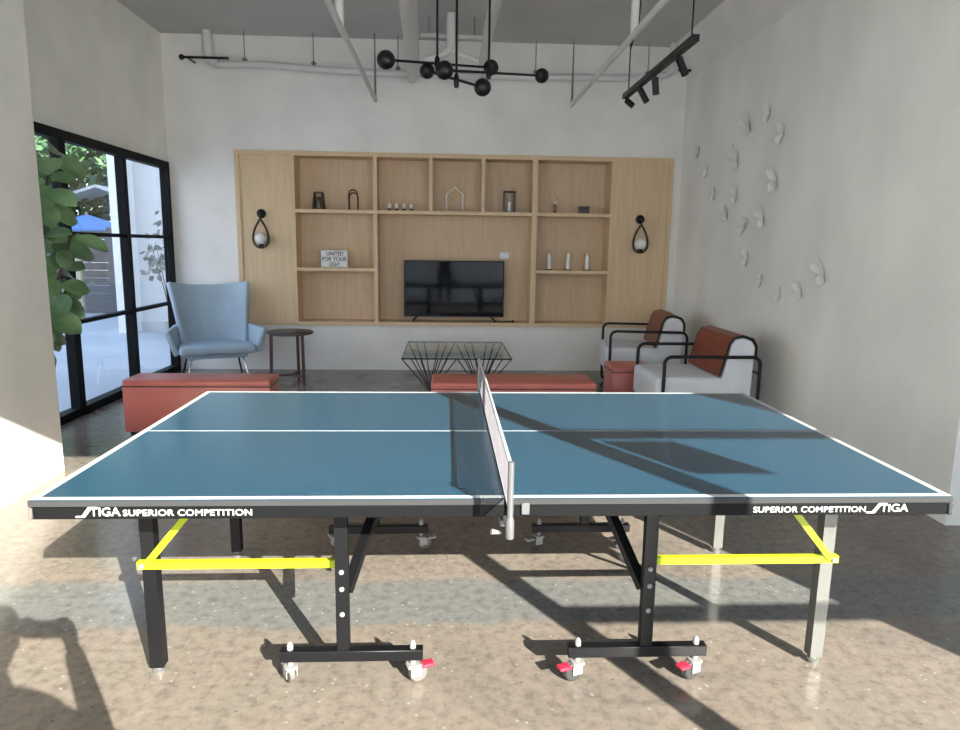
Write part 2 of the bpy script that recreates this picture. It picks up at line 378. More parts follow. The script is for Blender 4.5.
# track light
TX, TZ = 1.335, 2.765
t = thing('track_light', 'black ceiling track with four spotlights hung in the upper right', 'light', (TX, 3.35, TZ))
MB().box(-.022, .022, -.86, .86, -.02, .02).build('track', black, t)
for y in (-.78, .74):
    MB().tube([(0, y, .02), (0, y, CEIL-TZ)], .005, 6).build('suspension_cable', black, t)
MB().tube([(0, .74, .35), (.05, .70, .55), (.06, .68, CEIL-TZ)], .006, 6).build('feed_cable', black, t)
for i, (y, dx, dz, dy) in enumerate(((.80, .05, -.05, -.03), (.38, .055, -.10, -.02), (-.02, .02, -.12, .02), (-.55, .06, -.10, .03))):
    h = MB().tube([(0, y, -.02), (0, y, -.045)], .012, 8).build('spot_stem', black, t)
    a = Vector((0, y, -.04)); d = Vector((dx, dy, dz))
    MB().tube([a, a+d*.98, a+d], [.025, .025, .022], 14).build('spotlight', black, t)

# ------------------------------------------------------------------ oak wall unit
YF = YB-.03; D0 = YB+.03; YK = YB+.30
t = thing('wall_unit', 'pale oak wall unit with open shelves set into the back wall', 'shelving', (0, YF, UZ0))
def wb(name, m, *bx):
    o = MB()
    for x0, x1, y0, y1, z0, z1 in bx: o.box(x0, x1, y0-YF, y1-YF, z0-UZ0, z1-UZ0)
    return o.build(name, m, t)
wb('outer_frame', oak, (UX0, UX0+.05, YF, YK, UZ0, UZ1), (UX1-.05, UX1, YF, YK, UZ0, UZ1), (UX0+.05, UX1-.05, YF, YK, UZ0, UZ0+.045), (UX0+.05, UX1-.05, YF, YK, UZ1-.05, UZ1))
zi0, zi1 = UZ0+.045, UZ1-.05
wb('side_panel', oak, (UX0+.05, -1.955, YF+.02, YK, zi0, zi1)); wb('side_panel', oak, (1.80, UX1-.05, YF+.02, YK, zi0, zi1))
wb('back_panel', oak_back, (-1.955, 1.80, YK-.02, YK, zi0, zi1))
for x0, x1 in ((-1.955, -1.925), (-1.025, -.98), (.835, .895), (1.765, 1.80)): wb('divider', oak, (x0, x1, YF, YK-.02, zi0, zi1))
Z1a, Z1b, Z2a, Z2b = 1.855, 1.895, 1.185, 1.222
wb('shelf', oak, (-1.925, -1.025, YF+.005, YK-.02, Z1a, Z1b)); wb('shelf', oak, (-.98, .835, YF+.005, YK-.02, Z1a, Z1b)); wb('shelf', oak, (.895, 1.765, YF+.005, YK-.02, Z1a, Z1b))
wb('shelf', oak, (-1.925, -1.025, YF+.005, YK-.02, Z2a, Z2b)); wb('shelf', oak, (.895, 1.765, YF+.005, YK-.02, Z2a, Z2b))
for x0, x1 in ((-.375, -.335), (.235, .275)): wb('divider', oak, (x0, x1, YF, YK-.02, Z1b, zi1))

# sconces on the side panels
t = thing('wall_sconce', 'black teardrop loop wall lamp with white globe on the left oak panel', 'lamp', (-2.315, YF+.02, 1.835), group='teardrop wall lamps')
rx = Matrix.Rotation(PI/2, 4, 'X')
MB().lathe([(.052, 0), (.052, .02), (.03, .03), (.02, .07)], 20, (0, 0, 0), rx).build('wall_plate', black, t)
pts = []
for k in range(41):
    a = 2*PI*k/41
    zz = -.225-.165*math.cos(a); ww = .100*math.sin(a)*math.sin(a/2)
    pts.append((ww*1.15, -.075, -.03-.0 + (-.195+.165*math.cos(a)) - .0))
MB().tube(pts, .012, 8, closed=True).build('loop', mat('rope_dark', (.035, .028, .024, 1), .7, var=.3), t)
MB().ball((0, -.075, -.285), .068).build('globe', mat('opal_glass', (.82, .82, .78, 1), .15), t)
MB().lathe([(.03, -.385), (.03, -.345), (.02, -.335)], 14, (0, -.075, 0)).build('socket', black, t)
MB().tube([(0, -.07, 0), (0, -.075, -.04)], .01, 8).build('hook', black, t)
dup(t, (2.13, YF+.02, 1.835), label='black teardrop loop wall lamp with white globe on the right oak panel')

# television
t = thing('television', 'black flat television on two splayed feet in the oak unit', 'television', (-.075, 6.56, UZ0+.045))
MB().box(-.605, .605, -.02, .025, .055, .735, .006, 2).build('casing', black, t)
MB().box(-.592, .592, -.0225, -.019, .075, .722).build('screen', screen_m, t)
MB().box(-.60, .60, -.023, -.018, .056, .066).build('lower_bezel', mat('tv_bezel', (.05, .05, .055, 1), .3), t)
for s in (-1, 1):
    MB().tube([(s*.44, 0, .07), (s*.50, -.10, .008)], .010, 8).build('foot', black, t); MB().tube([(s*.44, 0, .07), (s*.50, .10, .008)], .010, 8).build('foot', black, t)
tag(MB().tube([(.44, 6.50, .60), (.50, 6.47, .593), (.56, 6.48, .593), (.62, 6.47, .594), (.645, 6.48, .60)], [.006, .006, .006, .008, .018], 8).build('power_cable', black), 'black cable with plug lying beside the right television foot', 'cable')
t = thing('wall_socket', 'white socket plate on the oak back above the television corner', 'socket', (.545, YK-.02, 1.385))
MB().box(-.062, .062, -.012, 0, -.042, .042, .004, 2).build('plate', ceramic, t)
for s in (-1, 1): MB().box(s*.03-.016, s*.03+.016, -.015, -.011, -.018, .018).build('switch', ceramic, t)

# ornaments
S1 = Z1b; S2 = Z2b; YS = 6.56
def frustum_frame(x):
    t = thing('wire_lantern', 'dark tapered ornament on the top left shelf', 'ornament', (x, YS, S1))
    b = MB()
    for sx, sy in ((-1, -1), (1, -1), (1, 1), (-1, 1)): b.bar((sx*.06, sy*.06, 0), (sx*.042, sy*.042, .20), .014, .014)
    b.build('frame', walnut, t)
    MB().box(-.047, .047, -.047, .047, .19, .206).build('cap', walnut, t); MB().box(-.062, .062, -.062, .062, 0, .012).build('base', walnut, t)
    MB().lathe([(.03, .012), (.034, .06), (.032, .13), (.026, .15)], 16).build('candle_glass', mat('smoky', (.09, .07, .065, 1), .2), t)
frustum_frame(-1.675)
t = thing('arch_ornament', 'thin dark double arch ornament standing right of the tapered one', 'ornament', (-1.27, YS, S1))
for dy, h in ((-.02, .235), (.03, .205)):
    pts = [(-.052, dy, 0), (-.05, dy, h-.055)]+[(x, dy, z) for x, z in [(-.048*math.cos(a), h-.05+.05*math.sin(a)) for a in [PI*k/10 for k in range(1, 10)]]]+[(.05, dy, h-.055), (.052, dy, 0)]
    MB().tube(pts, .009, 8).build('arch', walnut, t)
pots = ['leftmost of the four small cups on the top shelf', 'second from left of the four small cups', 'third from left of the four small cups', 'rightmost of the four small cups, nearest the divider']
c0 = thing('small_cup', 'tiny pale cup with dark foot, '+pots[0], 'cup', (-.85, YS, S1), group='small cups on the top shelf')
MB().lathe([(.026, 0), (.028, .01), (.018, .022), (.014, .03)], 16).build('foot', walnut, c0)
MB().lathe([(.014, .028), (.022, .042), (.024, .06), (.016, .085), (.010, .092)], 16).build('cup_bowl', ceramic, c0)
for i in range(1, 4): dup(c0, (-.85+i*.087, YS, S1), label='tiny pale cup with dark foot, '+pots[i])
t = thing('house_frame', 'white wire ornament shaped like a house outline', 'ornament', (-.075, YS, S1))
MB().tube([(-.095, 0, .008), (-.095, 0, .20), (0, 0, .285), (.095, 0, .20), (.095, 0, .008)], .010, 8).build('outline', ceramic, t)
for s in (-1, 1): MB().box(s*.095-.012, s*.095+.012, -.03, .03, 0, .008).build('foot', white_pl, t)
t = thing('candle_lantern', 'dark framed lantern holding a white candle', 'lantern', (.575, YS, S1))
b = MB()
for sx, sy in ((-1, -1), (1, -1), (1, 1), (-1, 1)): b.box(sx*.062-.009, sx*.062+.009, sy*.05-.009, sy*.05+.009, .012, .235)
b.box(-.072, .072, -.06, .06, 0, .012); b.box(-.072, .072, -.06, .06, .235, .25, .004, 2); b.build('frame', topdark, t)
MB().lathe([(.038, .012), (.038, .22), (.036, .22)], 20).build('glass_cylinder', jar_m, t)
MB().lathe([(.028, .012), (.028, .12), (.02, .125)], 16).build('candle', ceramic, t)
t = thing('figurine', 'small brass and white figure on the top right shelf', 'figurine', (1.125, YS, S1))
MB().lathe([(.03, 0), (.03, .012), (.014, .03), (.024, .055), (.027, .075), (.015, .10), (.012, .11)], 16).build('body', brass, t)
MB().lathe([(.012, .108), (.022, .125), (.02, .145), (.006, .158)], 14).build('head', ceramic, t)
MB().tube([(.01, 0, .15), (.025, 0, .17), (.022, 0, .20), (.0, 0, .215)], .004, 6).build('finial', brass, t)
t = thing('trinket_box', 'small black box beside the brass figure', 'box', (1.475, YS, S1))
MB().box(-.058, .058, -.045, .045, 0, .062, .004, 2).build('body', topdark, t); MB().box(-.061, .061, -.048, .048, .062, .088, .005, 2).build('lid', topdark, t)
cl = ['left candle holder of the three on the lower right shelf', 'middle candle holder of the three on the lower right shelf', 'right candle holder of the three on the lower right shelf']
c0 = thing('candle_holder', 'slim white candle, '+cl[0], 'candle', (1.075, YS, S2), group='tall candles on the lower right shelf')
MB().lathe([(.045, 0), (.045, .008), (.02, .014)], 18).build('saucer', walnut, c0)
MB().lathe([(.026, .012), (.028, .10), (.024, .16), (.016, .20), (.012, .205)], 16).build('candle', ceramic, c0)
MB().lathe([(.037, .010), (.040, .10), (.036, .20), (.028, .245)], 18).build('glass_sleeve', jar_m, c0)
for i in (1, 2): dup(c0, (1.075+i*.232, YS, S2), label='slim white candle, '+cl[i])
# lightbox sign
def text_mesh(name, body, size, m, parent, mtx, depth=.0015, off=.0, sx=1, shear=0, sp=1):
    cu = bpy.data.curves.new(name, 'FONT'); cu.body = body; cu.size = size; cu.extrude = depth; cu.offset = off; cu.shear = shear; cu.space_character = sp
    o = bpy.data.objects.new(name, cu); C.objects.link(o)
    me = bpy.data.meshes.new_from_object(o.evaluated_get(bpy.context.evaluated_depsgraph_get())); bpy.data.objects.remove(o)
    xs = [v.co.x for v in me.vertices]; x0, x1 = min(xs), max(xs)
    for v in me.vertices: v.co.x = (v.co.x-x0)*sx
    me.transform(mtx); me.materials.append(m)
    q = bpy.data.objects.new(name, me); C.objects.link(q); q.parent = parent; return q
RX = Matrix.Rotation(PI/2, 4, 'X')
t = thing('lightbox_sign', 'small white lightbox sign with three rows of letters', 'sign', (-1.50, YS-.03, S2), math.radians(2))
MB().box(-.155, .155, -.025, .025, 0, .205, .004, 2).build('box_body', ceramic, t)
b = MB()
for z in (.008, .070, .133, .196): b.box(-.15, .15, -.030, -.025, z-.002, z+.002)
b.build('letter_rails', mat('rail_grey', (.4, .4, .4, 1), .5), t)
for i, (s, x, wd) in enumerate((('UNITED', -.092, .20), ('FOR YOUR', -.142, .285), ('LIGHT', -.062, .13))):
    q = text_mesh('letters', s, .060, ink, t, Matrix.Translation((x, -.0262, .196-.052-i*.0625)) @ RX, off=.001)
    mxx = max(v.co.x for v in q.data.vertices)-x
    for v in q.data.vertices: v.co.x = x+(v.co.x-x)*wd/mxx

# ------------------------------------------------------------------ butterflies on the right wall
def butterfly():
    t = thing('wall_butterfly', '', 'wall decoration')
    for s in (-1, 1):
        b = MB()
        prof = [(0, -.30), (.10, -.42), (.30, -.46), (.42, -.30), (.36, -.08), (.22, .0), (.42, .16), (.52, .42), (.44, .56), (.22, .46), (0, .18)]
        pts = [b.bm.verts.new((-.03-.55*px*(.9+.1*abs(pz)), s*px*.62, pz)) for px, pz in prof]
        c = b.bm.verts.new((-.06, s*.12, 0.02))
        for k in range(len(pts)-1): b.bm.faces.new((c, pts[k], pts[k+1]))
        b.bm.faces.new((c, pts[-1], pts[0]))
        solid(b.build('wing', butter_m, t), .012)
    MB().tube([(-.035, 0, -.36), (-.05, 0, 0), (-.035, 0, .34)], [.012, .035, .015], 8).build('body', butter_m, t)
    return t
BF = [(5.876, 2.55, .17, 25, 'at the far upper end of the trail, nearest the back corner'), (5.597, 2.308, .17, 10, 'second from the back corner in the descending row'),
 (5.33, 2.061, .17, 5, 'third from the back corner in the descending row'), (4.981, 1.843, .17, -20, 'fourth from the back corner in the descending row'),
 (4.538, 1.705, .20, 35, 'where the two arcs of the trail meet'), (4.813, 2.359, .26, -25, 'on the left side of the ring, just below the large top one'),
 (4.773, 2.012, .20, -8, 'low on the left side of the ring'), (4.60, 2.622, .24, -35, 'large one at the upper left of the ring'),
 (4.205, 2.653, .18, 5, 'topmost of all, at the peak of the ring'), (3.915, 2.435, .20, 20, 'high on the right side of the ring'),
 (3.974, 2.079, .24, -12, 'large and tilted, on the right side of the ring'), (4.16, 1.773, .22, -28, 'large one closing the bottom right of the ring'),
 (4.42, 1.413, .18, 15, 'first one below the ring on the lower arc'), (4.1, 1.227, .16, 15, 'second one below the ring on the lower arc'),
 (3.734, 1.137, .16, 10, 'lowest of all, at the bottom of the lower arc'), (3.397, 1.183, .17, -25, 'last but one at the right of the lower arc'),
 (3.09, 1.335, .23, -30, 'large one at the right end of the lower arc')]
proto = None
for y, z, s, rot, lab in BF:
    if proto is None: proto = o = butterfly(); o['group'] = 'white butterflies on the right wall'
    else: o = dup(proto)
    xw = 2.60
    o.location = (xw-.001, y, z); o.scale = (s*.85, s*.85, s*.85); o.rotation_euler = (math.radians(rot), 0, 0)
    o['label'] = 'white paper butterfly '+lab

# ------------------------------------------------------------------ table tennis table
T = thing('table_tennis_table', 'blue table tennis table with white border on wheeled black steel frame', 'table', (0, 0, 0))
ZT = .76; Wd = 1.525
for s, nm in ((-1, 'left'), (1, 'right')):
    xa, xb = (-1.37, -.004) if s < 0 else (.004, 1.37)
    top = MB().box(xa, xb, 0, Wd, ZT-.022, ZT, .002, 1).build('table_half', blue_top, T)
    b = MB(); h = .0008; z0 = ZT
    b.box(xa, xb, 0, .020, z0, z0+h); b.box(xa, xb, Wd-.020, Wd, z0, z0+h); b.box(xa, xb, Wd/2-.0018, Wd/2+.0018, z0, z0+h*.9)
    xe = xa if s < 0 else xb-.020; b.box(xe, xe+.020, .020, Wd-.020, z0, z0+h)
    b.build('white_lines', line_w, top)
    ed = MB(); e = .004
    ed.box(xa-(e if s < 0 else 0), xb+(e if s > 0 else 0), -e, -.0002, ZT-.020, ZT-.003); ed.box(xa-(e if s < 0 else 0), xb+(e if s > 0 else 0), Wd+.0002, Wd+e, ZT-.020, ZT-.003)
    xo = (xa-e, xa-.0002) if s < 0 else (xb+.0002, xb+e); ed.box(xo[0], xo[1], -.0002, Wd+.0002, ZT-.020, ZT-.003); ed.build('edge_band', edge_m, top)
    a = MB(); a.box(xa, xb, .0, .022, ZT-.060, ZT-.022, .002, 1); a.box(xa, xb, Wd-.022, Wd, ZT-.060, ZT-.022, .002, 1)
    xi = (xa, xa+.022) if s < 0 else (xb-.022, xb); a.box(xi[0], xi[1], .022, Wd-.022, ZT-.060, ZT-.022)
    xj = (xb-.022, xb) if s < 0 else (xa, xa+.022); a.box(xj[0], xj[1], .022, Wd-.022, ZT-.060, ZT-.022)
    for xx in (-.9, -.5) if s < 0 else (.5, .9): a.box(xx-.012, xx+.012, .022, Wd-.022, ZT-.055, ZT-.022)
    ap = a.build('apron', apron_m, T)
    cx = xa if s < 0 else xb
    MB().box(min(cx-.006*1, cx+.006), max(cx-.006, cx+.006), -.006, .03, ZT-.060, ZT-.024, .002, 1).build('corner_cap', rubber if s < 0 else edge_m, ap)
    # lettering
    zt = ZT-.050
    def put(body, x, width, hgt, **k):
        q = text_mesh('lettering', body, 1, line_w, ap, Matrix.Identity(4), depth=.5, off=.012, **k)
        vs = q.data.vertices; X1 = max(v.co.x for v in vs); ys = [v.co.y for v in vs]; y0, y1 = min(ys), max(ys)
        for v in vs: v.co = Vector((x+v.co.x*width/X1, -.0009-.0009*v.co.z*2, zt+(v.co.y-y0)*hgt/(y1-y0)))
        return q
    if s < 0:
        put('TIGA', -1.203, .086, .026); put('SUPERIOR COMPETITION', -1.110, .368, .019, sp=1.05); sw = -1.243
    else:
        put('SUPERIOR COMPETITION', .754, .350, .018, sp=1.05); put('TIGA', 1.150, .088, .025); sw = 1.108
    b = MB()   # slanted swoosh letter S leading into the T
    P = [(0, 0), (.016, 0), (.036, .027), (.062, .027), (.058, .020), (.044, .020), (.025, -.005), (-.002, -.005)]
    vv = [b.bm.verts.new((sw+px*1.0, -.0012, zt+.001+pz)) for px, pz in P]; f_ = b.bm.faces.new(vv)
    bmesh.ops.triangulate(b.bm, faces=[f_])
    solid(b.build('lettering', line_w, ap), .0015)
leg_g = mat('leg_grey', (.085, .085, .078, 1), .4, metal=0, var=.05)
# end legs
def leg(x, y, s, far):
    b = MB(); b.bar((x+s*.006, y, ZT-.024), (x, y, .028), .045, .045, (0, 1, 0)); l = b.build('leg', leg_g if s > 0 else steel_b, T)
    MB().lathe([(.020, 0), (.022, .012), (.012, .016), (.012, .03)], 14, (x, y, 0)).build('levelling_foot', steel_g, l)
for s in (-1, 1):
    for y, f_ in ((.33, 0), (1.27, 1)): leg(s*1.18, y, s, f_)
    b = MB(); b.bar((s*1.18, .355, .63), (s*1.18, 1.245, .63), .03, .03); b.build('leg_crossbar', steel_b, T)
# yellow safety rails
for s in (-1, 1):
    b = MB(); b.bar((s*1.212, .295, .420), (s*.548, .295, .420), .022, .026); r = b.build('safety_rail', yellow, T)
    b = MB(); b.bar((s*1.18, .278, .425), (s*.955, .278, .698), .022, .006, (0, 1, 0)); b.build('safety_strut', yellow, T)
    MB().lathe([(.009, 0), (.009, .006)], 12, (s*1.195, .283, .420), Matrix.Rotation(PI/2, 4, 'X')).build('rail_bolt', white_pl, r)
    b = MB(); b.bar((s*1.225, 1.30, .418), (s*.548, 1.30, .418), .022, .030); b.build('safety_rail', yellow if 0 else steel_b, T)
# undercarriages
def caster(x, y, red, ang):
    e = MB()
    e.lathe([(.024, .062), (.024, .070), (.010, .071), (.010, .088)], 14, (x, y, 0))
    ca, sa = math.cos(ang), math.sin(ang)
    off = Vector((ca*.022, sa*.022, 0))
    R3 = Matrix.Translation((x, y, 0)) @ Matrix.Rotation(ang, 4, 'Z')
    for q in (-1, 1): e.box(-.012, .026, q*.018-.002, q*.018+.002, .026, .060, .001, 1, R3)
    e.box(-.022, .024, -.02, .02, .056, .067, .004, 2, R3)
    c = e.build('caster', white_pl, T)
    wm = R3 @ Matrix.Translation((.018, 0, .033)) @ Matrix.Rotation(PI/2, 4, 'X')
    MB().lathe([(.012, -.013), (.028, -.013), (.0325, -.009), (.0325, .009), (.028, .013), (.012, .013)], 24, (0, 0, 0), wm).build('wheel', rubber, c)
    MB().lathe([(.029, -.0135), (.0332, -.010), (.0332, -.006), (.029, -.006)], 24, (0, 0, 0), wm).build('tyre', tyre, c)
    MB().lathe([(.010, -.016), (.010, .016)], 12, (0, 0, 0), wm).build('axle', chrome, c)
    pd = MB(); pd.box(.03, .075, -.018, .018, .05, .062, .004, 2, R3)
    part_label(pd.build('brake_pedal', red_pl if red else white_pl, c), 'red brake pedal' if red else 'white brake pedal')
for s in (-1, 1):
    px = s*.523
    for y, yy, xin, xout in ((.25, -1, s*.287, s*.705), (1.33, 1, s*.295, s*.715)):
        xa, xb = sorted((xin-s*.035, xout+s*.035))
        bm_ = MB(); bm_.box(xa, xb, y-.019, y+.019, .088, .128, .003, 1); be = bm_.build('base_beam', steel_b, T)
        for xc in (xin, xout):
            MB().lathe([(.011, .128), (.011, .142), (.007, .152), (.003, .156)], 12, (xc, y, 0)).build('beam_plug', white_pl, be)
        b = MB(); b.box(px-.022, px+.022, y-.016, y+.016, .128, ZT-.024, .002, 1); po = b.build('post', steel_b, T)
        for zb in (.415, .354, .263): MB().lathe([(.0085, 0), (.0085, .004), (.005, .006)], 12, (px, y-.016, zb), Matrix.Rotation(PI/2, 4, 'X')).build('bolt', white_pl, po)
        caster(xin, y, yy < 0, math.radians(200 if s > 0 else 20))
        caster(xout, y, yy < 0 and s > 0, math.radians(205 if s > 0 else 120))
    b = MB()
    b.bar((px-s*.012, .27, .33), (s*.36, .75, ZT-.03), .034, .03)
    b.build('folding_link', steel_b, T)
    b = MB(); b.bar((px+s*.06, 1.1, .32), (s*1.15, 1.22, .64), .016, .016); b.build('diagonal_brace', steel_b, T)
part_label(MB().box(.048, .072, -.010, 0, ZT-.050, ZT-.014, .002, 1).build('latch', net_post_m, T), 'pale grey latch on the near apron')

# net
N = thing('table_tennis_net', 'white topped mesh net clamped across the middle of the blue table', 'net', (0, Wd/2, ZT+.0008))
for s in (-1, 1):
    yy = s*(Wd/2+.1525)
    po = MB().tube([(0, yy, -.045), (0, yy, .158)], .009, 10).build('net_post', net_post_m, N)
    MB().lathe([(.011, -.062), (.012, -.058), (.012, -.015), (.009, .0)], 14, (0, yy, 0)).build('post_sleeve', net_post_m, po)
    b = MB(); b.bar((0, yy, -.040), (0, s*(Wd/2-.03), -.072), .012, .016); b.box(-.016, .016, min(s*(Wd/2-.05), s*(Wd/2+.014)), max(s*(Wd/2-.05), s*(Wd/2+.014)), -.084, -.066)
    b.build('clamp', net_post_m, po)
    MB().tube([(-.02, yy-s*.03, -.058), (-.05, yy-s*.02, -.05)], [.004, .008], 8).build('clamp_knob', white_pl, po)
Lh = Wd/2+.150
MB().box(-.004, .004, -Lh, Lh, .138, .153, .002, 1).build('top_band', line_w, N)
b = MB(); b.box(-.003, .003, -Lh, -Lh+.014, .004, .138); b.box(-.003, .003, Lh-.014, Lh, .004, .138); b.box(-.002, .002, -Lh+.014, Lh-.014, .004, .010)
b.build('side_band', line_w, N)
b = MB(); r = .0011
for k in range(1, 12): z = .010+k*.128/12; b.box(-r, r, -Lh+.014, Lh-.014, z-r, z+r)
nn = 140
for k in range(1, nn): y = -Lh+.014+k*(2*Lh-.028)/nn; b.box(-r, r, y-r, y+r, .010, .138)
b.build('net_mesh', mat('net_cord', (.20, .185, .21, 1), .8), N)

# ------------------------------------------------------------------ seating
def upholstered(name, label, x0, x1, y0, y1, h, cat='ottoman'):
    t = thing(name, label, cat, ((x0+x1)/2, (y0+y1)/2, 0)); a, c = (x1-x0)/2, (y1-y0)/2
    MB().box(-a+.03, a-.03, -c+.03, c-.03, 0, .03).build('plinth', topdark, t)
    MB().box(-a, a, -c, c, .03, h-.03, .012, 2).build('body', red_leather, t)
    MB().box(-a-.002, a+.002, -c-.002, c+.002, h-.055, h, .022, 4).build('seat_pad', red_leather, t)
    pts = [(-a, -c, 0), (a, -c, 0), (a, c, 0), (-a, c, 0)]; b = MB()
    for k in range(4):
        p, q = pts[k], pts[(k+1) % 4]; b.tube([(p[0]*1.002, p[1]*1.004, h-.052), (q[0]*1.002, q[1]*1.004, h-.052)], .005, 6)
    b.build('piping', topdark, t)
    return t
upholstered('bench_ottoman', 'long red leather ottoman behind the left end of the table', -2.67, -1.54, 3.44, 3.76, .445)
upholstered('bench_ottoman', 'long red leather ottoman in front of the glass coffee table', -.29, 1.04, 3.50, 3.92, .42)
upholstered('cube_ottoman', 'red leather cube ottoman between the two grey armchairs', 1.36, 1.74, 4.28, 4.66, .42)

# armchairs, local front is -y
def armchair():
    t = thing('armchair', 'grey armchair with brown leather back and black tube arms, nearer the table', 'armchair', group='armchairs by the right wall')
    hw = .385
    for s in (-1, 1):
        r = .06; y0, y1, z0, z1 = -.37, .40, .014, .655
        pr = arc(y1-r, z1-r, r, 0, PI/2, 6)+arc(y0+r, z1-r, r, PI/2, PI, 6)+arc(y0+r, z0+r, r, PI, 1.5*PI, 6)+arc(y1-r, z0+r, r, 1.5*PI, 2*PI, 6)
        MB().tube([(s*hw, y, z) for y, z in pr], .014, 10, closed=True).build('arm_frame', black, t)
    b = MB()
    for y, z in ((-.30, .20), (.25, .20), (.40, .52)): b.tube([(-hw, y, z), (hw, y, z)], .010, 8)
    for s in (-1, 1): b.tube([(s*hw, -.37, .30), (s*hw*.98, -.10, .20), (s*hw, .40, .20)], .008, 8)
    b.build('cross_rails', black, t)
    subd(MB().box(-.36, .36, -.42, .20, .215, .485, .05, 4).build('seat_cushion', grey_fab, t), 1)
    # backrest: side profile extruded across the width
    prof = [(.104, .45), (.17, .745), (.20, .79), (.265, .805), (.335, .782), (.365, .73), (.35, .18), (.104, .18)]
    b = MB(); n = len(prof)
    L_ = [b.bm.verts.new((-.355, y, z)) for y, z in prof]; R_ = [b.bm.verts.new((.355, y, z)) for y, z in prof]
    for k in range(n): b.bm.faces.new((L_[k], L_[(k+1) % n], R_[(k+1) % n], R_[k]))
    b.bm.faces.new(L_[::-1]); b.bm.faces.new(R_)
    bk = b.build('backrest', grey_fab, t); md = bk.modifiers.new('bev', 'BEVEL'); md.width = .012; md.segments = 3
    pr2 = [(.088, .49), (.155, .755), (.19, .805), (.265, .822), (.345, .797), (.378, .74), (.378, .63)]
    b = MB(); L_ = [b.bm.verts.new((-.357, y, z)) for y, z in pr2]; R_ = [b.bm.verts.new((.357, y, z)) for y, z in pr2]
    for k in range(len(pr2)-1): b.bm.faces.new((L_[k], L_[k+1], R_[k+1], R_[k]))
    lc = b.build('leather_cover', brown_lea, t); solid(lc, .012); md = lc.modifiers.new('bev', 'BEVEL'); md.width = .004; md.segments = 2
    for s in (-1, 1): MB().tube([(s*.357, y-.002, z) for y, z in pr2], .007, 6).build('edge_binding', black, lc)
    return t
A = armchair(); A.location = (1.92, 3.78, 0); A.rotation_euler = (0, 0, math.radians(-90))
dup(A, (1.93, 5.42, 0), math.radians(-97), 'grey armchair with brown leather back and black tube arms, in the far corner')

# blue-grey wing chair
t = thing('wing_chair', 'blue grey wingback lounge chair on thin metal legs beside the window', 'armchair', (-2.74, 5.86, 0), math.radians(24))
def back(u, v):
    q = 2*u-1; hw = .33+.10*v**1.3; x = q*hw
    y = .20+.22*v-(.30-.10*v)*abs(q)**2.6
    z = .36+.66*v+.045*v*abs(q)**2.2
    return Vector((x, y, z))
b = MB(); b.grid(back, 24, 14); bk = b.build('backrest', blue_fab, t); solid(bk, .055, 0); md = bk.modifiers.new('bev', 'BEVEL'); md.width = .02; md.segments = 3
MB().tube([back(u/20, .60)+Vector((0, -.028, 0)) for u in range(4, 17)], .004, 6).build('seam', blue_fab, bk)
for s in (-1, 1):
    def arm(u, v):
        return Vector((s*(.34+.07*u+.09*v*(.35+.65*u)), .12-.46*u, .30+.31*v*(1-.10*u)+.02*(1-v)))
    b = MB(); b.grid(arm, 12, 8); a = b.build('wing_arm', blue_fab, t); solid(a, .055, 0); md = a.modifiers.new('bev', 'BEVEL'); md.width = .02; md.segments = 3
subd(MB().box(-.39, .39, -.42, .26, .315, .42, .045, 4).build('seat_cushion', blue_fab, t), 1)
MB().box(-.31, .31, -.33, .26, .27, .33, .02, 3).build('seat_base', blue_fab, t)
for s in (-1, 1):
    for y0, y1, m_ in ((-.26, -.34, chrome), (.20, .30, black)):
        l = MB().tube([(s*.22, y0+.06, .275), (s*.27, y0, .25), (s*.32, y1, .005)], .011, 8).build('leg', m_, t)
        part_label(l, 'bright metal front leg' if m_ is chrome else 'dark rear leg')
    MB().tube([(s*.22, -.20, .262), (s*.22, .24, .262)], .010, 8).build('leg_rail', black, t)

# side table
t = thing('side_table', 'round dark side table with three wooden legs next to the wing chair', 'table', (-1.88, 5.75, 0), math.radians(0))
MB().lathe([(.235, .52), (.25, .528), (.25, .545), (.24, .552)], 32).build('tabletop', topdark, t)
for k in range(3):
    a = math.radians(-40+120*k); x, y = .215*math.cos(a), .215*math.sin(a)
    b = MB(); b.bar((x, y, 0), (x*.95, y*.95, .52), .032, .022, (0, 1, 0)); b.build('leg', walnut, t)
    b = MB(); b.bar((0, 0, .065), (x, y, .065), .025, .02); b.build('stretcher', walnut, t)

# glass coffee table
t = thing('coffee_table', 'low glass coffee table on black wire V legs near the back wall', 'table', (-.065, 5.37, 0))
zt = .42; fx, fy = .535, .60
MB().box(-fx, fx, -fy, fy, zt-.004, zt+.004).build('glass_top', tglass, t)
MB().tube([(-fx, -fy, zt-.012), (fx, -fy, zt-.012), (fx, fy, zt-.012), (-fx, fy, zt-.012)], .008, 8, closed=True).build('rim', black, t)
for sx in (-1, 1):
    b = MB(); vx = sx*.27
    for y, yv in ((-fy, -.10), (fy, .10)):
        for off in (0, .09, .18):
            b.tube([(vx-.265+off*1.0, y, zt-.014), (vx-.03+off*.2, yv, .006)], .006, 6); b.tube([(vx+.265-off*1.0, y, zt-.014), (vx+.03-off*.2, yv, .006)], .006, 6)
    b.tube([(vx, -.12, .007), (vx, .12, .007)], .007, 6)
    b.build('wire_leg', black, t)

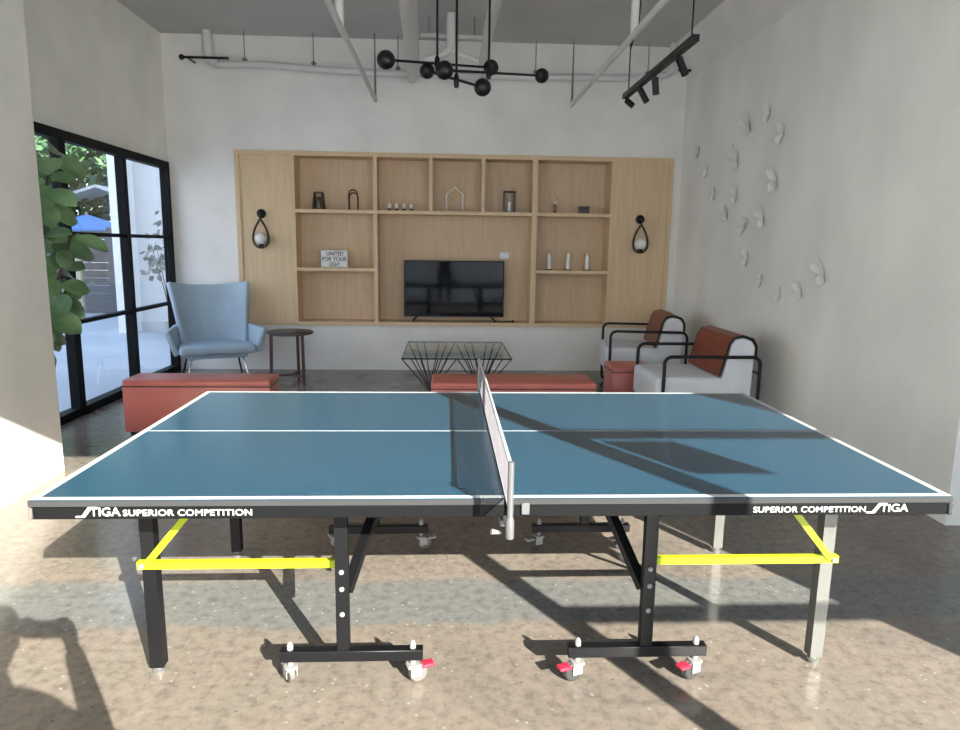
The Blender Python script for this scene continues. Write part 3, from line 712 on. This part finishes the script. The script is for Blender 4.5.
# ------------------------------------------------------------------ fig plant by the garden window
def leafmesh(bm, p, d, up, L, W):
    d = d.normalized(); sd = d.cross(up).normalized(); nrm = sd.cross(d).normalized(); prev = None
    for k in range(7):
        f = k/6; wd = W*(.12+.88*math.sin(PI*min(1, f*.93+.05))**.8)*(1.0 if f < .98 else .2); wd *= (.75+.35*f) if f < .95 else .6
        c = p+d*L*f+nrm*(-.22*L*f*f); a = bm.verts.new(c-sd*wd/2+nrm*.10*wd); m = bm.verts.new(c); q = bm.verts.new(c+sd*wd/2+nrm*.10*wd)
        if prev: bm.faces.new((prev[0], prev[1], m, a)); bm.faces.new((prev[1], prev[2], q, m))
        prev = (a, m, q)
t = thing('fig_plant', 'tall leafy fiddle leaf fig in front of the garden window', 'plant', (-3.12, 2.80, 0))
MB().lathe([(.13, 0), (.16, .05), (.17, .30), (.15, .30), (.145, .27)], 24).build('pot', pot_m, t)
MB().lathe([(.144, .25), (.144, .272)], 20).build('soil', soil, t)
stems = [[(0, 0, .26), (0, .10, .8), (.02, .28, 1.3), (.10, .42, 1.75), (.15, .50, 2.10)], [(.03, 0, .26), (.02, .25, .8), (.12, .45, 1.15), (.22, .55, 1.55)], [(0, .02, .26), (.0, .22, .7), (.05, .50, .95), (.12, .62, 1.15)]]
b = MB()
for s_ in stems: b.tube(s_, [.018-.003*k for k in range(len(s_))], 8)
b.build('trunk', bark, t)
b = MB(); rnd = random.Random(3)
for s_, n_ in zip(stems, (38, 28, 28)):
    for k in range(n_):
        f = .40+.60*k/(n_-1); f = f*(len(s_)-1); i = min(int(f), len(s_)-2); q = Vector(s_[i]).lerp(Vector(s_[i+1]), f-i)
        an = k*2.4+rnd.random(); d = Vector((math.cos(an)*.8, math.sin(an), rnd.uniform(-.9, .45)))
        L = rnd.uniform(.15, .26); d.normalize()
        if q.x+d.x*L < -.16: d.x = abs(d.x)*.4
        upv = Vector((rnd.uniform(.2, 1.0), rnd.uniform(-1.0, -.1), .6))
        leafmesh(b.bm, q+d*.03, d, upv, L, L*.80)
b.smooth = True
b.build('foliage', leaf_m, t)

# ------------------------------------------------------------------ outside the garden window
t = thing('white_building', 'white rendered building with a projecting corner across the patio', 'building', (-4.31, 10.0, -.01))
MB().box(-1.05, 4.0, .25, 3.0, 0, 6.2).build('wall', ext_white, t)
MB().box(-1.28, -1.05, -.15, 3.0, 0, 6.2).build('corner_pier', mat('pier_white_lit', (.74, .74, .73, 1), .8, var=.02), t)  # whiter than the wall, the pier's front-lit brightness put into its colour
MB().box(-1.05, 4.0, .20, .25, 0, .16).build('base_course', mat('base_grey', (.5, .52, .54, 1), .8), t)
def tree(x, y, h, r, m, label, n=7000, seed=1, ls=.26):
    rn = random.Random(seed); t = thing('tree', label, 'tree', (x, y, -.12), group='trees beyond the patio fence')
    b = MB(); b.tube([(0, 0, 0), (.05, .05, h*.35), (0, 0, h*.7)], [.14, .11, .05], 8)
    for k in range(5):
        a = k*1.26; b.tube([(0, 0, h*(.35+.06*k)), (math.cos(a)*r*.6, math.sin(a)*r*.6, h*(.5+.07*k))], [.05, .015], 6)
    b.build('trunk', bark, t)
    b = MB(); bl = [(rn.uniform(-r*.6, r*.6), rn.uniform(-r*.6, r*.6), rn.uniform(h*.22, h*.98), rn.uniform(.35, .6)*r) for _ in range(22)]
    for k in range(n):
        c = rn.choice(bl); v = Vector((rn.gauss(0, 1), rn.gauss(0, 1), rn.gauss(0, 1))).normalized()*c[3]*rn.uniform(.6, 1.05)
        p = Vector(c[:3])+v; d = Vector((rn.uniform(-1, 1), rn.uniform(-1, 1), rn.uniform(-.8, .4))).normalized(); s = d.orthogonal().normalized()*ls*.35; L = ls*rn.uniform(.7, 1.3)
        q = [b.bm.verts.new(w_) for w_ in (p, p+d*L*.5+s, p+d*L, p+d*L*.5-s)]; b.bm.faces.new(q)
    b.build('foliage', m, t)
tree(-10.0, 16.0, 6.2, 2.0, leaf_d, 'dark leafy tree seen through the leftmost window pane', seed=1)
tree(-9.0, 20.5, 7.4, 2.2, leaf_l, 'lighter green tree rising behind the grey canopy roof', seed=2)
tree(-14.2, 19.5, 7.4, 2.4, leaf_l, 'pale tree further off at the far left of the window', seed=3)
tree(-6.0, 17.0, 6.2, 1.8, leaf_d, 'dark tree next to the white corner pier', seed=4)
t = thing('slatted_fence', 'grey slatted fence across the patio beyond the window', 'fence', (-7.9, 13.2, -.12))
for k in range(11): MB().box(-2.9, 2.4, -.012, .012, .06+k*.16, .214+k*.16).build('slat', fence_m, t)
for x in (-2.7, -1.0, .7, 2.3): MB().box(x-.04, x+.04, .012, .08, 0, 1.9).build('fence_post', fence_m, t)
t = thing('patio_umbrella', 'bright blue patio umbrella beyond the fence', 'umbrella', (-8.0, 14.0, -.12))
MB().lathe([(.95, 1.82), (.95, 1.86), (.5, 2.04), (.05, 2.18)], 8).build('canopy', tarp, t); MB().tube([(0, 0, 0), (0, 0, 2.24)], .025, 8).build('pole', beigem, t)
t = thing('canopy_roof', 'pale grey gabled canopy roof behind the blue umbrella', 'roof', (-8.1, 15.3, -.12))
b = MB(); b.prism([(-1.3, 0), (1.3, 0), (1.3, .06), (-1.3, .06)], 0, .01)
b = MB()
for s in (-1, 1): b.bar((0, 0, 2.85), (s*1.4, 0, 2.4), 1.2, .06)
b.build('roof_panels', roofm, t)
for sx in (-1, 1): MB().tube([(sx*1.35, 0, 0), (sx*1.3, 0, 2.43)], .04, 8).build('post', roofm, t)
tag(MB().box(-7.25, -7.17, 11.9, 11.98, -.01, 1.65).build('timber_post', beigem), 'slim beige timber post standing in front of the grey fence', 'post')
# small bare shrub near the white wall
t = thing('potted_shrub', 'sparse small leafed shrub against the white building', 'plant', (-4.45, 9.25, -.01))
MB().lathe([(.12, 0), (.15, .26), (.13, .26), (.12, .22)], 18).build('pot', pot_m, t)
b = MB(); fo = MB(); rn = random.Random(9)
for k in range(6):
    a = rn.uniform(0, 6.28); h = rn.uniform(1.1, 2.1); p = Vector((math.cos(a)*.42*h/2, math.sin(a)*.3*h/2, h)); b.tube([(0, 0, .2), p*.5+Vector((0, 0, .1)), p], [.012, .008, .004], 5)
    for j in range(16):
        c = p+Vector((rn.uniform(-.13, .13), rn.uniform(-.13, .13), rn.uniform(-.5, .08))); d = Vector((rn.uniform(-1, 1), rn.uniform(-1, 1), rn.uniform(-1, 1))).normalized(); s_ = d.orthogonal().normalized()*.045
        fo.bm.faces.new([fo.bm.verts.new(w_) for w_ in (c, c+d*.06+s_, c+d*.13, c+d*.06-s_)])
b.build('stems', bark, t); fo.build('foliage', mat('dusty_leaf', (.16, .19, .15, 1), .7), t)

# ------------------------------------------------------------------ person taking the picture (behind the viewpoint, casts the shadow)
PX, PY = -.20, -2.44
P_ = thing('person', 'person in dark shirt and jeans holding a phone, casting the shadow at lower left', 'person', (PX, PY, 0))
def skin(name, verts, edges, m, parent, root=0, lv=2):
    me = bpy.data.meshes.new(name); me.from_pydata([v[:3] for v in verts], edges, []); o = bpy.data.objects.new(name, me); C.objects.link(o); o.parent = parent
    md = o.modifiers.new('skin', 'SKIN'); md.use_smooth_shade = True
    sd = me.skin_vertices[0].data if me.skin_vertices else None
    if sd is None:
        bpy.context.view_layer.objects.active = o; bpy.ops.object.modifier_add; sd = me.skin_vertices[0].data
    for i, v in enumerate(verts): sd[i].radius = (v[3], v[4] if len(v) > 4 else v[3]); sd[i].use_root = (i == root)
    subd(o, lv); me.materials.append(m); return o
def R2(x, y): return (x-PX, y-PY)
V = [(0, 0, .95, .15, .11), (0, .0, 1.10, .14, .10), (0, .0, 1.30, .16, .11), (0, -.01, 1.42, .09, .08), (0, .01, 1.50, .052), (0, .02, 1.56, .055)]
E_ = [(0, 1), (1, 2), (2, 3), (3, 4), (4, 5)]
for s in (-1, 1):
    k = len(V); V += [(s*.10, 0, .86, .095), (s*.11, .02, .48, .062), (s*.12, -.02, .09, .042), (s*.13, .06, .045, .040, .03), (s*.14, .16, .03, .035, .022)]
    E_ += [(0, k), (k, k+1), (k+1, k+2), (k+2, k+3), (k+3, k+4)]
    k = len(V)
    wr = (.075, .39, 1.45) if s > 0 else (-.145, .39, 1.45)
    el = (.19, .30, 1.17) if s > 0 else (-.26, .27, 1.17)
    V += [(s*.165, 0, 1.40, .062), (s*.215, .04, 1.36, .055), el+(.046,), (wr[0], wr[1], wr[2]-.03, .033)]
    E_ += [(3, k), (k, k+1), (k+1, k+2), (k+2, k+3)]
body = skin('body', V, E_, skin_m, P_)
MB().ball((0, .03, 1.655), .088, (.86, 1.05, 1.28), 24, 18).build('head', skin_m, P_)
hd = [c for c in P_.children if c.name.startswith('head')][0]
MB().ball((0, .005, 1.69), .094, (.92, 1.05, 1.14), 24, 16).build('hair', hair_m, P_)
b = MB(); b.tube([(0, .115, 1.675), (0, .135, 1.64), (0, .118, 1.632)], [.008, .013, .009], 8)
for s in (-1, 1): b.ball((s*.078, .03, 1.65), .022, (.4, .8, 1.3), 10, 8)
b.build('nose_and_ears', skin_m, hd)
b = MB()
for s in (-1, 1): b.ball((s*.03, .108, 1.665), .012, (1, .7, .7), 10, 8)
b.build('eyes', eye_w, hd)
MB().tube([(-.024, .112, 1.607), (0, .12, 1.605), (.024, .112, 1.607)], .005, 6).build('mouth', red_pl, hd)
# clothes
V2 = [(0, 0, .93, .16, .12), (0, 0, 1.10, .15, .11), (0, 0, 1.30, .17, .12), (0, -.01, 1.43, .10, .085)]
E2 = [(0, 1), (1, 2), (2, 3)]
for s in (-1, 1):
    k = len(V2); V2 += [(s*.17, 0, 1.41, .070), (s*.225, .06, 1.34, .062)]; E2 += [(3, k), (k, k+1)]
skin('shirt', V2, E2, cloth_m, P_)
V3 = [(0, 0, .95, .155, .115)]; E3 = []
for s in (-1, 1):
    k = len(V3); V3 += [(s*.10, 0, .84, .10), (s*.11, .02, .48, .072), (s*.12, -.01, .12, .058)]; E3 += [(0, k), (k, k+1), (k+1, k+2)]
skin('trousers', V3, E3, denim, P_)
# hands around the phone: palm plus five separate bent fingers each
for s, wr in ((1, Vector((.075, .39, 1.45))), (-1, Vector((-.145, .39, 1.45)))):
    hv = [(wr.x, wr.y, wr.z-.05, .026), (wr.x, wr.y+.01, wr.z, .030, .016), (wr.x-s*.012, wr.y+.012, wr.z+.035, .034, .014)]
    he = [(0, 1), (1, 2)]
    for j in range(4):
        bx = wr.x-s*.0+(-.5+j)*.0; zz = wr.z+.055-j*.020; L = (.9, 1.0, .95, .75)[j]; k = len(hv)
        hv += [(wr.x-s*.012, wr.y+.018+.002*j, zz, .009), (wr.x-s*(.012+.025*L), wr.y+.036, zz+.004, .0085), (wr.x-s*(.012+.045*L), wr.y+.034, zz+.004, .0075), (wr.x-s*(.012+.058*L), wr.y+.028, zz+.002, .006)]
        he += [(2, k), (k, k+1), (k+1, k+2), (k+2, k+3)]
    k = len(hv); hv += [(wr.x-s*.018, wr.y-.008, wr.z+.005, .011), (wr.x-s*.034, wr.y-.014, wr.z+.022, .010), (wr.x-s*.046, wr.y-.010, wr.z+.036, .008)]; he += [(1, k), (k, k+1), (k+1, k+2)]
    skin('hand', hv, he, skin_m, P_)
t = thing('phone', 'dark phone held sideways by the person taking the picture', 'phone', (-.235, -2.032, 1.475))
MB().box(-.078, .078, -.0045, .0045, -.037, .037, .004, 3).build('casing', black, t)
MB().box(-.074, .074, -.0052, -.0044, -.034, .034).build('screen', screen_m, t)
MB().lathe([(.009, 0), (.009, .0015)], 16, (.0, .0045, .02), Matrix.Rotation(-PI/2, 4, 'X')).build('lens', chrome, t)
